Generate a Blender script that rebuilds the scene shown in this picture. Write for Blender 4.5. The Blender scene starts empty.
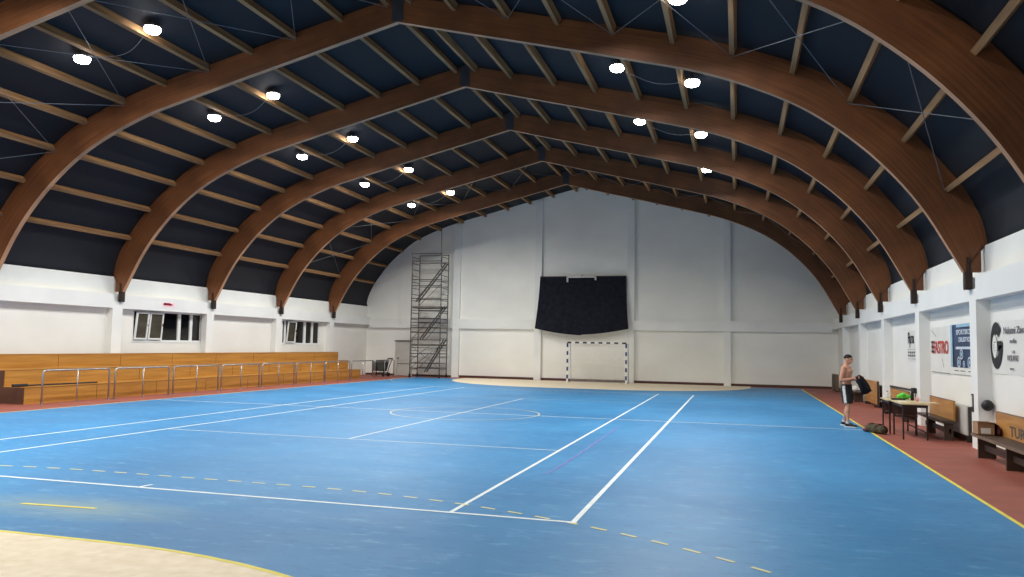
import bpy, bmesh, math, random
from mathutils import Vector, Matrix, Euler
random.seed(7)
SC = bpy.context.scene
COL = SC.collection
PI = math.pi

# ------------------------------------------------------------------ materials
def srgb(r, g, b):
    def f(c):
        c /= 255.0
        return c/12.92 if c <= .04045 else ((c+.055)/1.055)**2.4
    return (f(r), f(g), f(b), 1.0)

MATS = {}
def mat(name, rgb, rough=.6, var=.0, scale=(3, 3, 3), metal=0.0, bump=0.0, spec=.5, rgb2=None, detail=4, emit=None, estr=0, uv=False):
    m = bpy.data.materials.new(name); m.use_nodes = True
    nt = m.node_tree; n = nt.nodes; l = nt.links
    b = n['Principled BSDF']
    b.inputs['Roughness'].default_value = rough
    b.inputs['Metallic'].default_value = metal
    b.inputs['Specular IOR Level'].default_value = spec
    col = srgb(*rgb)
    b.inputs['Base Color'].default_value = col
    tc = n.new('ShaderNodeTexCoord'); mp = n.new('ShaderNodeMapping')
    l.new(tc.outputs['UV' if uv else 'Object'], mp.inputs[0])
    mp.inputs['Scale'].default_value = scale
    nz = n.new('ShaderNodeTexNoise'); nz.inputs['Detail'].default_value = detail
    nz.inputs['Scale'].default_value = 1.0
    l.new(mp.outputs[0], nz.inputs['Vector'])
    if var > 0 or rgb2:
        c2 = srgb(*rgb2) if rgb2 else tuple([x*(1-var) for x in col[:3]]+[1])
        c1 = col if rgb2 else tuple([min(1, x*(1+var*.6)) for x in col[:3]]+[1])
        r = n.new('ShaderNodeValToRGB')
        r.color_ramp.elements[0].position = .32; r.color_ramp.elements[1].position = .68
        r.color_ramp.elements[0].color = c2; r.color_ramp.elements[1].color = c1
        l.new(nz.outputs['Fac'], r.inputs[0]); l.new(r.outputs[0], b.inputs['Base Color'])
    if bump > 0:
        bp = n.new('ShaderNodeBump'); bp.inputs['Strength'].default_value = bump
        bp.inputs['Distance'].default_value = .02
        l.new(nz.outputs['Fac'], bp.inputs['Height']); l.new(bp.outputs[0], b.inputs['Normal'])
    if emit:
        b.inputs['Emission Color'].default_value = srgb(*emit)
        b.inputs['Emission Strength'].default_value = estr
    MATS[name] = m
    return m

def glulam(name, c1, c2):
    """laminated timber: u runs along the member, v across its depth"""
    m = bpy.data.materials.new(name); m.use_nodes = True
    nt = m.node_tree; n = nt.nodes; l = nt.links; b = n['Principled BSDF']
    b.inputs['Roughness'].default_value = .55; b.inputs['Specular IOR Level'].default_value = .35
    tc = n.new('ShaderNodeTexCoord'); mp = n.new('ShaderNodeMapping')
    l.new(tc.outputs['UV'], mp.inputs[0]); mp.inputs['Scale'].default_value = (.55, 22, 1)
    nz = n.new('ShaderNodeTexNoise'); nz.inputs['Scale'].default_value = 1; nz.inputs['Detail'].default_value = 5
    l.new(mp.outputs[0], nz.inputs['Vector'])
    r = n.new('ShaderNodeValToRGB'); r.color_ramp.elements[0].position = .3; r.color_ramp.elements[1].position = .7
    r.color_ramp.elements[0].color = srgb(*c2); r.color_ramp.elements[1].color = srgb(*c1)
    l.new(nz.outputs['Fac'], r.inputs[0])
    nz2 = n.new('ShaderNodeTexNoise'); nz2.inputs['Scale'].default_value = .9; nz2.inputs['Detail'].default_value = 3
    l.new(tc.outputs['Object'], nz2.inputs['Vector'])
    r2 = n.new('ShaderNodeValToRGB'); r2.color_ramp.elements[0].color = (.62, .60, .60, 1); r2.color_ramp.elements[1].color = (1.15, 1.1, 1.05, 1)
    r2.color_ramp.elements[0].position = .3; r2.color_ramp.elements[1].position = .7
    l.new(nz2.outputs['Fac'], r2.inputs[0])
    mx = n.new('ShaderNodeMix'); mx.data_type = 'RGBA'; mx.blend_type = 'MULTIPLY'; mx.inputs[0].default_value = 1
    l.new(r.outputs[0], mx.inputs[6]); l.new(r2.outputs[0], mx.inputs[7]); l.new(mx.outputs[2], b.inputs['Base Color'])
    MATS[name] = m
    return m

def blue_floor():
    m = bpy.data.materials.new('blue_court_paint'); m.use_nodes = True
    nt = m.node_tree; n = nt.nodes; l = nt.links; b = n['Principled BSDF']
    tc = n.new('ShaderNodeTexCoord')
    def noise(sc, det, rough=.5):
        mp = n.new('ShaderNodeMapping'); mp.inputs['Scale'].default_value = sc
        l.new(tc.outputs['Object'], mp.inputs[0])
        z = n.new('ShaderNodeTexNoise'); z.inputs['Scale'].default_value = 1; z.inputs['Detail'].default_value = det
        z.inputs['Roughness'].default_value = rough
        l.new(mp.outputs[0], z.inputs['Vector']); return z
    def ramp(src, p0, c0, p1, c1):
        r = n.new('ShaderNodeValToRGB'); e = r.color_ramp.elements
        e[0].position = p0; e[1].position = p1; e[0].color = c0; e[1].color = c1
        l.new(src.outputs['Fac'], r.inputs[0]); return r
    def mix(f, a, c, mode='MIX'):
        x = n.new('ShaderNodeMix'); x.data_type = 'RGBA'; x.blend_type = mode
        if hasattr(f, 'outputs'): l.new(f.outputs[0], x.inputs[0])
        else: x.inputs[0].default_value = f
        for k, s in ((6, a), (7, c)):
            if isinstance(s, tuple): x.inputs[k].default_value = s
            else: l.new(s, x.inputs[k])
        return x.outputs[2]
    W = (1, 1, 1, 1); K = (0, 0, 0, 1)
    base = ramp(noise((.22, .22, .22), 4), .35, srgb(*FLOOR_A), .65, srgb(*FLOOR_B))
    streak = ramp(noise((2.2, 5.5, 1), 7, .72), .55, K, .72, (.5, .5, .5, 1))       # pale scuffs running across the court
    c = mix(streak, base.outputs[0], srgb(134, 184, 218))
    dark = ramp(noise((4.2, 10, 1), 7, .75), .30, (.6, .6, .6, 1), .46, K)
    c = mix(dark, c, srgb(26, 82, 138))
    scratch = ramp(noise((3.5, 26, 1), 4, .6), .68, K, .78, (.55, .55, .55, 1))
    c = mix(scratch, c, srgb(160, 195, 220))
    # worn greenish spot round the seven metre mark
    sp = n.new('ShaderNodeMapping'); sp.inputs['Location'].default_value = (6.95/2.1, -7.05/.75, 0); sp.inputs['Scale'].default_value = (1/2.1, 1/.75, 1)
    l.new(tc.outputs['Object'], sp.inputs[0])
    gr = n.new('ShaderNodeTexGradient'); gr.gradient_type = 'SPHERICAL'; l.new(sp.outputs[0], gr.inputs[0])
    mu = n.new('ShaderNodeMath'); mu.operation = 'MULTIPLY'; l.new(gr.outputs['Fac'], mu.inputs[0])
    l.new(noise((1.6, 7, 1), 7, .7).outputs['Fac'], mu.inputs[1])
    wr = n.new('ShaderNodeValToRGB'); e = wr.color_ramp.elements; e[0].position = .08; e[1].position = .42; e[0].color = K; e[1].color = (.5, .5, .5, 1)
    l.new(mu.outputs[0], wr.inputs[0])
    c = mix(wr, c, srgb(150, 170, 160))
    l.new(c, b.inputs['Base Color'])
    rg = n.new('ShaderNodeMapRange'); rg.inputs[3].default_value = .36; rg.inputs[4].default_value = .58
    l.new(noise((.8, 1.6, 1), 4).outputs['Fac'], rg.inputs[0]); l.new(rg.outputs[0], b.inputs['Roughness'])
    b.inputs['Specular IOR Level'].default_value = .38
    MATS['blue'] = m

FLOOR_A = (44, 119, 172); FLOOR_B = (57, 139, 194)
blue_floor()
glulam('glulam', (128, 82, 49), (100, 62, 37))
glulam('soffit_lit', (206, 164, 128), (176, 132, 98))  # arch undersides: light from below painted in as a paler wood colour
mat('purlin_wood', (170, 130, 88), .7, scale=(9, .5, 9), rgb2=(126, 92, 60), spec=.25)
mat('deck', (16, 18, 26), .8, .25, (.5, .5, .5), bump=.15)
mat('steel_dark', (48, 34, 28), .5, .3, (6, 6, 6), metal=.3)
mat('ridge_steel', (58, 62, 70), .55, .2, (4, 4, 4), metal=.3)
mat('rod_steel', (120, 122, 126), .45, .2, (5, 5, 5), metal=.5)
mat('white_wall', (232, 231, 224), .75, .05, (.6, .6, .9), bump=.06)
mat('grey_wall', (238, 238, 231), .8, .07, (.35, .35, .5), bump=.06)
mat('trim_white', (232, 233, 229), .7, .05, (.8, .8, .8), bump=.04)
mat('red_floor', (148, 80, 66), .6, .16, (1.2, 2.4, 1))
mat('goal_area', (240, 226, 200), .5, scale=(7, 7, 1), rgb2=(226, 208, 176), detail=8)
mat('line_white', (226, 236, 240), .5, .10, (5, 5, 1))
mat('line_faint', (140, 182, 212), .5, .10, (5, 5, 1))
mat('line_yellow', (232, 218, 84), .5, .10, (5, 5, 1))
mat('line_pale', (226, 218, 120), .5, scale=(1.2, 1.2, 1), rgb2=(214, 212, 176))
mat('line_cream', (214, 206, 170), .5, .10, (5, 5, 1))
mat('line_magenta', (116, 92, 168), .5, scale=(14, 3, 1), rgb2=(66, 136, 198))
mat('baseboard', (84, 50, 42), .6, .2, (4, 4, 4))
mat('bleacher_wood', (190, 136, 58), .45, scale=(2, .55, 11), rgb2=(160, 108, 38), detail=6)
mat('bleacher_dark', (82, 46, 28), .55, .25, (3, 3, 3))
mat('galvanised', (168, 170, 172), .35, .15, (6, 6, 6), metal=.85)
mat('chrome', (206, 206, 206), .25, .05, (6, 6, 6), metal=.9)
mat('black_cloth', (30, 32, 41), .9, .35, (5, 5, 5), bump=.3, spec=.15)
mat('post_white', (236, 236, 234), .4, .04, (4, 4, 4))
mat('post_blue', (28, 48, 120), .4, .1, (4, 4, 4))
mat('post_black', (24, 26, 34), .4, .1, (4, 4, 4))
mat('net_cord', (232, 230, 220), .8, .1, (8, 8, 8))
mat('scaffold', (100, 100, 98), .4, .25, (4, 4, 4), metal=.7)
mat('scaffold_deck', (96, 90, 82), .7, .25, (4, 4, 4))
mat('rubber', (22, 22, 23), .7, .2, (8, 8, 8))
mat('cart_tub', (62, 68, 62), .6, .2, (4, 4, 4))
mat('door_grey', (196, 194, 186), .6, .05, (2, 2, 2))
mat('door_dark', (104, 100, 96), .6, .1, (2, 2, 2))
mat('pvc', (226, 228, 226), .35, .04, (4, 4, 4))
mat('glass_night', (14, 15, 18), .06, .1, (2, 2, 2), spec=.6)
mat('glass_reflection', (64, 60, 50), .12, .45, (1.5, 1.2, 2.5), spec=.6)  # tilted panes: pale reflection of the hall painted into the base colour
mat('lamp_body', (120, 122, 126), .4, .1, (5, 5, 5), metal=.6)
mat('lamp_lens', (250, 250, 250), .3, .02, (5, 5, 5), emit=(255, 252, 246), estr=30)
mat('sign_red', (120, 24, 34), .4, .15, (8, 8, 8))
mat('sign_pink', (238, 190, 200), .5, .05, (8, 8, 8), emit=(255, 170, 185), estr=.25)
mat('bench_wood', (196, 142, 78), .5, scale=(1.5, 1.0, 8), rgb2=(164, 110, 54))
mat('bench_dark', (70, 54, 44), .5, .3, (3, 2, 6))
mat('bench_edge', (120, 98, 78), .55, .2, (3, 3, 3))
mat('bench_ink', (84, 78, 74), .7, .3, (12, 12, 12))
mat('radiator', (214, 214, 208), .45, .05, (4, 4, 4))
mat('rad_dark', (52, 48, 46), .6, .1, (4, 4, 4))
mat('cardboard', (164, 128, 94), .8, .12, (8, 8, 8))
mat('paper_white', (226, 224, 216), .8, .05, (8, 8, 8))
mat('dark_red', (88, 22, 30), .8, .2, (8, 8, 8))
mat('ball_black', (24, 25, 27), .55, .3, (20, 20, 20), bump=.2)
mat('banner_white', (224, 223, 216), .55, .06, (1.5, 1.5, 1.5))
mat('ink_black', (28, 28, 30), .7, .2, (8, 8, 8))
mat('ink_grey', (112, 112, 114), .7, .15, (8, 8, 8))
mat('ink_red', (196, 62, 52), .7, .15, (8, 8, 8))
mat('poster_navy', (28, 36, 60), .5, scale=(.8, .8, 1.6), rgb2=(54, 76, 110))
mat('poster_edge', (150, 190, 216), .5, .1, (2, 2, 2))
mat('poster_pale', (196, 206, 222), .6, .08, (8, 8, 8))
mat('desk_frame', (48, 32, 28), .45, .2, (6, 6, 6), metal=.2)
mat('desk_top', (206, 188, 148), .5, .10, (2, 8, 2))
mat('desk_shelf', (74, 44, 32), .55, .2, (3, 3, 3))
mat('green_cloth', (96, 212, 70), .8, .35, (14, 14, 14))
mat('dark_green', (52, 56, 44), .7, .25, (8, 8, 8))
mat('pink', (232, 164, 160), .6, .08, (8, 8, 8))
mat('camo', (92, 82, 54), .85, scale=(15, 15, 15), rgb2=(26, 22, 20), bump=.4)
mat('maroon_strap', (110, 38, 36), .8, .2, (9, 9, 9))
mat('skin', (204, 150, 122), .55, .10, (7, 7, 7), spec=.35)
mat('lip', (158, 92, 84), .5, .05, (9, 9, 9))
mat('eye_white', (228, 224, 218), .3, .02, (9, 9, 9))
mat('iris', (40, 28, 22), .3, .05, (9, 9, 9))
mat('hair', (26, 20, 17), .9, .35, (40, 40, 40), bump=.5)
mat('shorts_black', (24, 24, 28), .85, .25, (9, 9, 9), bump=.2)
mat('shorts_stripe', (206, 206, 204), .85, .08, (9, 9, 9))
mat('shoe_black', (26, 26, 28), .6, .2, (9, 9, 9))
mat('shoe_sole', (222, 220, 214), .6, .06, (9, 9, 9))
mat('sock', (210, 206, 200), .8, .06, (9, 9, 9))
M = MATS

# ------------------------------------------------------------------ mesh builder
class MB:
    def __init__(s): s.v = []; s.f = []; s.m = []; s.uv = {}; s.cur = 0
    def add(s, vs, fs, mi=None):
        o = len(s.v); s.v += [Vector(p) for p in vs]
        for f in fs: s.f.append([i+o for i in f]); s.m.append(s.cur if mi is None else mi)
        return s
    def box(s, x0, x1, y0, y1, z0, z1, mi=None):
        return s.add([(x0,y0,z0),(x1,y0,z0),(x1,y1,z0),(x0,y1,z0),(x0,y0,z1),(x1,y0,z1),(x1,y1,z1),(x0,y1,z1)],
              [(0,3,2,1),(4,5,6,7),(0,1,5,4),(1,2,6,5),(2,3,7,6),(3,0,4,7)], mi)
    def bar(s, a, b, w, h, up=(0,0,1), mi=None):
        a = Vector(a); b = Vector(b); d = (b-a).normalized(); u = Vector(up)
        x = d.cross(u)
        if x.length < 1e-4: x = d.cross(Vector((0,1,0)))
        x.normalize(); u = x.cross(d).normalized()
        vs = []
        for p in (a, b):
            for sx, su in ((-1,-1),(1,-1),(1,1),(-1,1)): vs.append(p+x*sx*w/2+u*su*h/2)
        return s.add(vs, [(0,1,2,3),(7,6,5,4),(0,4,5,1),(1,5,6,2),(2,6,7,3),(3,7,4,0)], mi)
    def tube(s, pts, r, n=8, mi=None, closed=False):
        pts = [Vector(p) for p in pts]; R = r if isinstance(r, (list, tuple)) else [r]*len(pts)
        vs = []; N = len(pts); prev = None
        for i, p in enumerate(pts):
            d = (pts[min(i+1, N-1)]-pts[max(i-1, 0)]).normalized()
            ref = prev if prev else (Vector((0,0,1)) if abs(d.z) < .9 else Vector((1,0,0)))
            x = d.cross(ref)
            if x.length < 1e-4: x = d.cross(Vector((0,1,0)))
            x.normalize(); u = x.cross(d).normalized(); prev = u
            for k in range(n):
                a = 2*PI*k/n; vs.append(p+(x*math.cos(a)+u*math.sin(a))*R[i])
        fs = [tuple([i*n+k, i*n+(k+1)%n, (i+1)*n+(k+1)%n, (i+1)*n+k]) for i in range(N-1) for k in range(n)]
        fs += [tuple(range(n-1, -1, -1)), tuple((N-1)*n+k for k in range(n))]
        return s.add(vs, fs, mi)
    def loft(s, rings, mi=None, cap=True):
        n = len(rings[0]); vs = [p for r in rings for p in r]; N = len(rings)
        fs = [(i*n+k, i*n+(k+1)%n, (i+1)*n+(k+1)%n, (i+1)*n+k) for i in range(N-1) for k in range(n)]
        if cap: fs += [tuple(range(n-1, -1, -1)), tuple((N-1)*n+k for k in range(n))]
        return s.add(vs, fs, mi)
    def prism(s, poly, fn0, fn1, mi=None):
        n = len(poly); vs = [fn0(p) for p in poly]+[fn1(p) for p in poly]
        fs = [tuple(range(n-1, -1, -1)), tuple(range(n, 2*n))]+[(k, (k+1)%n, n+(k+1)%n, n+k) for k in range(n)]
        return s.add(vs, fs, mi)
    def ball(s, c, r, rot=None, nu=16, nv=10, mi=None):
        c = Vector(c); r = Vector(r) if isinstance(r, (tuple, list)) else Vector((r, r, r)); vs = []
        R = rot or Matrix.Identity(3)
        for j in range(1, nv):
            t = PI*j/nv
            for k in range(nu):
                a = 2*PI*k/nu
                vs.append(c+R@Vector((r.x*math.sin(t)*math.cos(a), r.y*math.sin(t)*math.sin(a), r.z*math.cos(t))))
        top = len(vs); vs.append(c+R@Vector((0,0,r.z))); vs.append(c-R@Vector((0,0,r.z)))
        fs = [(j*nu+k, (j+1)*nu+k, (j+1)*nu+(k+1)%nu, j*nu+(k+1)%nu) for j in range(nv-2) for k in range(nu)]
        fs += [(top, k, (k+1)%nu) for k in range(nu)]
        fs += [(top+1, (nv-2)*nu+(k+1)%nu, (nv-2)*nu+k) for k in range(nu)]
        return s.add(vs, fs, mi)
    def disc(s, c, r0, r1, z0, z1, n=28, mi=None):     # frustum about z
        a = [[(c[0]+r*math.cos(2*PI*k/n), c[1]+r*math.sin(2*PI*k/n), z) for k in range(n)] for r, z in ((r0, z0), (r1, z1))]
        return s.loft(a, mi)
    def build(s, name, mats, parent=None, o=(0,0,0), smooth=False, bevel=0, fix=True):
        me = bpy.data.meshes.new(name); o = Vector(o)
        me.from_pydata([v-o for v in s.v], [], s.f)
        mats = mats if isinstance(mats, (list, tuple)) else [mats]
        for mm in mats: me.materials.append(M[mm])
        for p, k in zip(me.polygons, s.m): p.material_index = k; p.use_smooth = smooth
        if fix:
            bm = bmesh.new(); bm.from_mesh(me)
            bmesh.ops.recalc_face_normals(bm, faces=bm.faces)
            if bevel: bmesh.ops.bevel(bm, geom=[e for e in bm.edges], offset=bevel, segments=2, affect='EDGES', clamp_overlap=True)
            bm.to_mesh(me); bm.free()
        me.update()
        ob = bpy.data.objects.new(name, me); COL.objects.link(ob)
        if parent is not None: ob.parent = parent
        else: ob.location = o
        return ob

def tag(o, label, cat, group=None):
    o['label'] = label; o['category'] = cat
    if group: o['group'] = group
    return o
def thing(name, loc, label, cat, group=None, rz=0):
    o = bpy.data.objects.new(name, None); COL.objects.link(o); o.location = loc
    o.rotation_euler.z = rz; o.empty_display_size = .2
    return tag(o, label, cat, group)
def struct(o): o['kind'] = 'structure'; return o
def dup(root, loc, label, group=None):
    r = root.copy(); COL.objects.link(r); r.location = loc; r['label'] = label
    if group: r['group'] = group
    for ch in list(root.children):
        c = ch.copy(); COL.objects.link(c); c.parent = r
        for g in list(ch.children):
            d = g.copy(); COL.objects.link(d); d.parent = c
    return r
ORD = ['first','second','third','fourth','fifth','sixth','seventh','eighth','ninth','tenth','eleventh']

# ------------------------------------------------------------------ hall dimensions
Y1, S = 17.34, 4.983
XC = -8.05                       # ridge line
XL, XR = -20.55, 4.45            # face of the columns and of the ledge
WL, WR = -20.8, 4.7              # recessed wall face
YN = -2.6                        # near end wall
ARCH = [Y1+S*i for i in range(-1, 5)]
AT = .145
def FW(x): return 41.1+.03*(4.45-x)     # far wall plane, very slightly out of square

SOF = [(0,9.77),(2,9.27),(4,8.78),(5.5,8.40),(6.6,8.12),(7.2,7.95),(7.9,7.70),(8.6,7.40),(9.33,7.02),(10.0,6.55),(10.7,5.93),(11.3,5.25),(11.75,4.60),(12.1,3.96),(12.37,3.45)]
TOP = [(0,10.42),(2.15,9.93),(4.2,9.42),(5.7,9.06),(6.85,8.78),(7.5,8.60),(8.25,8.35),(9.0,8.06),(9.85,7.66),(10.62,7.09),(11.38,6.44),(12.03,5.66),(12.44,5.06),(12.71,4.47),(12.79,4.0)]
def cr(P, k=3):
    out = []
    for i in range(len(P)-1):
        p0 = Vector(P[max(i-1,0)]); p1 = Vector(P[i]); p2 = Vector(P[i+1]); p3 = Vector(P[min(i+2,len(P)-1)])
        for j in range(k):
            t = j/k
            out.append(.5*((2*p1)+(p2-p0)*t+(2*p0-5*p1+4*p2-p3)*t*t+(3*p1-p0-3*p2+p3)*t**3))
    out.append(Vector(P[-1])); return out
SOFc, TOPc = cr(SOF), cr(TOP)
DECK = []
for i, p in enumerate(TOPc):
    a = TOPc[max(i-1,0)]; b = TOPc[min(i+1,len(TOPc)-1)]; d = (b-a).normalized(); nn = Vector((-d.y, d.x))
    if nn.y < 0: nn = -nn
    DECK.append(p+nn*.04)
DECK[0] = Vector((0, 10.47)); DECK[-1] = Vector((12.85, 3.965))
def deck_at(x):
    """deck point and inward normal at horizontal distance x from the ridge"""
    for a, b in zip(DECK, DECK[1:]):
        if a.x <= x <= b.x+1e-6:
            t = (x-a.x)/(b.x-a.x); d = (b-a).normalized(); nn = Vector((-d.y, d.x))
            if nn.y > 0: nn = -nn
            return a.lerp(b, t), nn
    return DECK[-1], Vector((-1, 0))

# ------------------------------------------------------------------ floor and markings
fl = struct(MB().box(WL-.3, WR+.3, YN-.3, 42.6, -.2, 0).build('floor', 'red_floor'))
CX = -6.95                      # court centre line
CL, CR = -17.0, 2.94
GX = -6.87                      # goal centre
struct(MB().box(CL, CR, -.1, 40.2, 0, .002).build('court_surface', 'blue', fl))
def area(yc, sgn, GX):
    P = [(GX-7.5, yc)]
    P += [(GX-1.5+6*math.cos(a), yc+sgn*6*math.sin(a)) for a in [PI-PI/2*k/24 for k in range(25)]]
    P += [(GX+1.5+6*math.cos(a), yc+sgn*6*math.sin(a)) for a in [PI/2-PI/2*k/24 for k in range(25)]]
    return P
def strip(mb, pts, w, z=.005, mi=None):
    L = []; N = len(pts)
    for i, p in enumerate(pts):
        p = Vector(p); d = (Vector(pts[min(i+1,N-1)])-Vector(pts[max(i-1,0)])).normalized(); nn = Vector((-d.y, d.x))
        L.append(((p+nn*w/2).x, (p+nn*w/2).y, z)); L.append(((p-nn*w/2).x, (p-nn*w/2).y, z))
    mb.add(L, [(2*i, 2*i+1, 2*i+3, 2*i+2) for i in range(N-1)], mi)
for yc, sg, GX in ((-.04, 1, -7.0), (40.05, -1, -6.87)):
    P = area(yc, sg, GX)
    if sg > 0:
        MB0 = MB().prism(P+[(GX+7.5, YN), (GX-7.5, YN)], lambda p: (p[0], p[1], .0), lambda p: (p[0], p[1], .0035))
    else:
        MB0 = MB().prism(P+[(GX+7.5, 41.1), (GX-7.5, 41.1)], lambda p: (p[0], p[1], .0), lambda p: (p[0], p[1], .0035))
    struct(MB0.build('goal_area', 'goal_area', fl))
    mb = MB(); strip(mb, P, .055 if sg > 0 else .05)
    struct(mb.build('goal_area_line', 'line_yellow' if sg > 0 else 'line_cream', fl))
def line(name, m, pts, w, z=.0045):
    mb = MB(); strip(mb, pts, w, z); return struct(mb.build(name, m, fl))
line('side_line', 'line_yellow', [(CR, -.5), (CR, 40)], .055)
line('side_line', 'line_cream', [(CL, -.5), (CL, 40)], .07)
line('centre_line', 'line_white', [(CL, 20.2), (CR-.03, 20.2)], .05, .0044)
TX, TY = -7.14, 8.24            # tennis court
for dx, w in ((-5.485, .06), (-4.115, .06), (4.115, .052), (5.485, .06)):
    line('tennis_side_line', 'line_white', [(TX+dx, TY), (TX+dx, TY+23.77)], w, .005)
for dy in (0, 23.77): line('tennis_base_line', 'line_white', [(TX-5.485, TY+dy), (TX+5.52, TY+dy)], .06, .0052)
for dy in (5.485, 18.285): line('service_line', 'line_white', [(TX-4.115, TY+dy), (TX+4.115, TY+dy)], .036, .0048)
line('centre_service_line', 'line_white', [(TX, TY+5.485), (TX, TY+18.285)], .042, .0049)
line('centre_mark', 'line_white', [(TX, TY), (TX+.02, TY+.22)], .05, .0053)
line('volleyball_line', 'line_magenta', [(-2.64, 11.1), (-2.6, 12.5), (-2.64, 18.2)], .05, .0047)
mb = MB()
strip(mb, [(-7.05+2*math.cos(2*PI*k/48), 20.2+2*math.sin(2*PI*k/48)) for k in range(49)], .038, .0046)
struct(mb.build('centre_circle', 'line_cream', fl))
for yc, sg, GX in ((-.02, 1, -6.98), (40.0, -1, -6.87)):      # dashed free throw lines
    mb = MB(); R = 9.06
    raw = [(GX-1.5+R*math.cos(PI-a), yc+sg*R*math.sin(PI-a)) for a in [PI/2*.12+(PI/2*.88)*k/60 for k in range(61)]]
    raw += [(GX+1.5+R*math.cos(a), yc+sg*R*math.sin(a)) for a in [PI/2-(PI/2*.85)*k/70 for k in range(71)]]
    path = []
    for a, b in zip(raw, raw[1:]):
        m_ = max(1, int((Vector(b)-Vector(a)).length/.02))
        path += [tuple(Vector(a).lerp(Vector(b), q/m_)) for q in range(m_)]
    acc = 0; cur = [path[0]]; on = True
    for a, b in zip(path, path[1:]):
        acc += (Vector(b)-Vector(a)).length; cur.append(b)
        if acc > (.19 if on else .16):
            if on: strip(mb, cur[::3]+[cur[-1]], .042, .0051)
            cur = [b]; acc = 0; on = not on
    struct(mb.build('free_throw_line', 'line_pale', fl))
line('seven_metre_line', 'line_yellow', [(-7.6, 7.0), (-6.66, 7.07)], .055, .0052)

# ------------------------------------------------------------------ roof, walls
mb = MB()
sect = [(XC-p.x, p.y) for p in reversed(DECK)]+[(XC+p.x, p.y) for p in DECK[1:]]
out = []
for i, p in enumerate(sect):
    a = Vector(sect[max(i-1,0)]); b = Vector(sect[min(i+1,len(sect)-1)]); d = (b-a).normalized(); out.append((p[0]-d.y*.15, p[1]+d.x*.15))
poly = sect+out[::-1]
n = len(sect)
vs = [(x, YN-.3, z) for x, z in sect]+[(x, 42.6, z) for x, z in sect]+[(x, YN-.3, z) for x, z in out]+[(x, 42.6, z) for x, z in out]
fs = [(i, i+1, n+i+1, n+i) for i in range(n-1)]+[(2*n+i, 3*n+i, 3*n+i+1, 2*n+i+1) for i in range(n-1)]
fs += [(0, n, 3*n, 2*n), (n-1, 3*n-1, 4*n-1, 2*n-1)]
struct(mb.add(vs, fs).build('ceiling', 'deck', smooth=True))

# windows in the left wall: (y0, y1, z0, z1)
WIN = [(23.32, 27.15, 1.74, 2.88), (32.98, 36.5, 1.71, 2.88)]
mb = MB()
ys = YN-.3
for y0, y1, z0, z1 in WIN:
    mb.box(WL-.3, WL, ys, y0, 0, 3.97); mb.box(WL-.3, WL, y0, y1, 0, z0); mb.box(WL-.3, WL, y0, y1, z1, 3.97); ys = y1
mb.box(WL-.3, WL, ys, 42.6, 0, 3.97)
struct(mb.build('wall_left', 'white_wall'))
struct(MB().box(WR, WR+.3, YN-.3, 42.2, 0, 3.97).build('wall_right', 'white_wall'))
gable = [(WL, 0), (WL, 3.96)]+[(x, z) for x, z in sect[1:-1]]+[(WR, 3.96), (WR, 0)]
struct(MB().prism(gable, lambda p: (p[0], FW(p[0]), p[1]), lambda p: (p[0], FW(p[0])+.3, p[1])).build('wall_far', 'grey_wall'))
struct(MB().prism(gable, lambda p: (p[0], YN, p[1]), lambda p: (p[0], YN-.3, p[1])).build('wall_near', 'white_wall'))
tn = [0]
def trim(mb, m='trim_white'):
    tn[0] += 1; return struct(mb.build('trim_%d' % tn[0], m))
edges = [YN]+[y for a in ARCH for y in (a-.25, a+.2)]+[None]
for sd in (-1, 1):
    x0, x1 = (WL, XL) if sd < 0 else (XR, WR)
    for a in ARCH: trim(MB().box(x0, x1, a-.25, a+.2, 0, 3.1))
    for k in range(0, len(edges)-1, 2):
        y0 = edges[k]; y1 = edges[k+1]
        if y1 is None: y1 = FW((x0+x1)/2)-.02
        trim(MB().box(x0, x1, y0, y1, 2.88, 3.36))
    for a in ARCH:     # the seat block behind each arch foot
        xs = (WL, XC-12.6) if sd < 0 else (XC+12.6, WR)
        trim(MB().box(xs[0], xs[1], a-.25, a+.2, 3.1, 3.36))
# far wall pilasters and band
PIL = [(-15.39,-14.97), (-10.60,-10.21), (-5.55,-5.17), (-.65,-.3)]
def fwbox(mb, x0, x1, z0, z1, d0, d1):
    f0 = lambda p: (p[0], FW(p[0])-d0, p[1]); f1 = lambda p: (p[0], FW(p[0])-d1, p[1])
    P = [(x0, z0), (x1, z0), (x1, z1), (x0, z1)]
    return mb.prism(P, f0, f1)
for a, b in PIL:
    zt = deck_at(abs((a+b)/2-XC))[0].y
    trim(fwbox(MB(), a, b, 0, zt-.12, -.02, .18))
bx = [XL]+[v for ab in PIL for v in ab]+[XR]
for k in range(0, len(bx), 2): trim(fwbox(MB(), bx[k], bx[k+1], 2.73, 3.25, -.02, .18))
bb = [WL]+[v for ab in PIL for v in ab]+[WR]
for k in range(0, len(bb), 2):
    if k == 0:
        mbb = fwbox(fwbox(MB(), WL, -18.95, 0, .1, -.02, .02), -17.85, bb[1], 0, .1, -.02, .02)
    else: mbb = fwbox(MB(), bb[k], bb[k+1], 0, .12, -.02, .02)
    struct(mbb.build('baseboard_far', 'baseboard'))
struct(MB().box(WR-.02, WR, 12.6, 41, 0, .1).build('baseboard_right', 'baseboard'))

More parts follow.
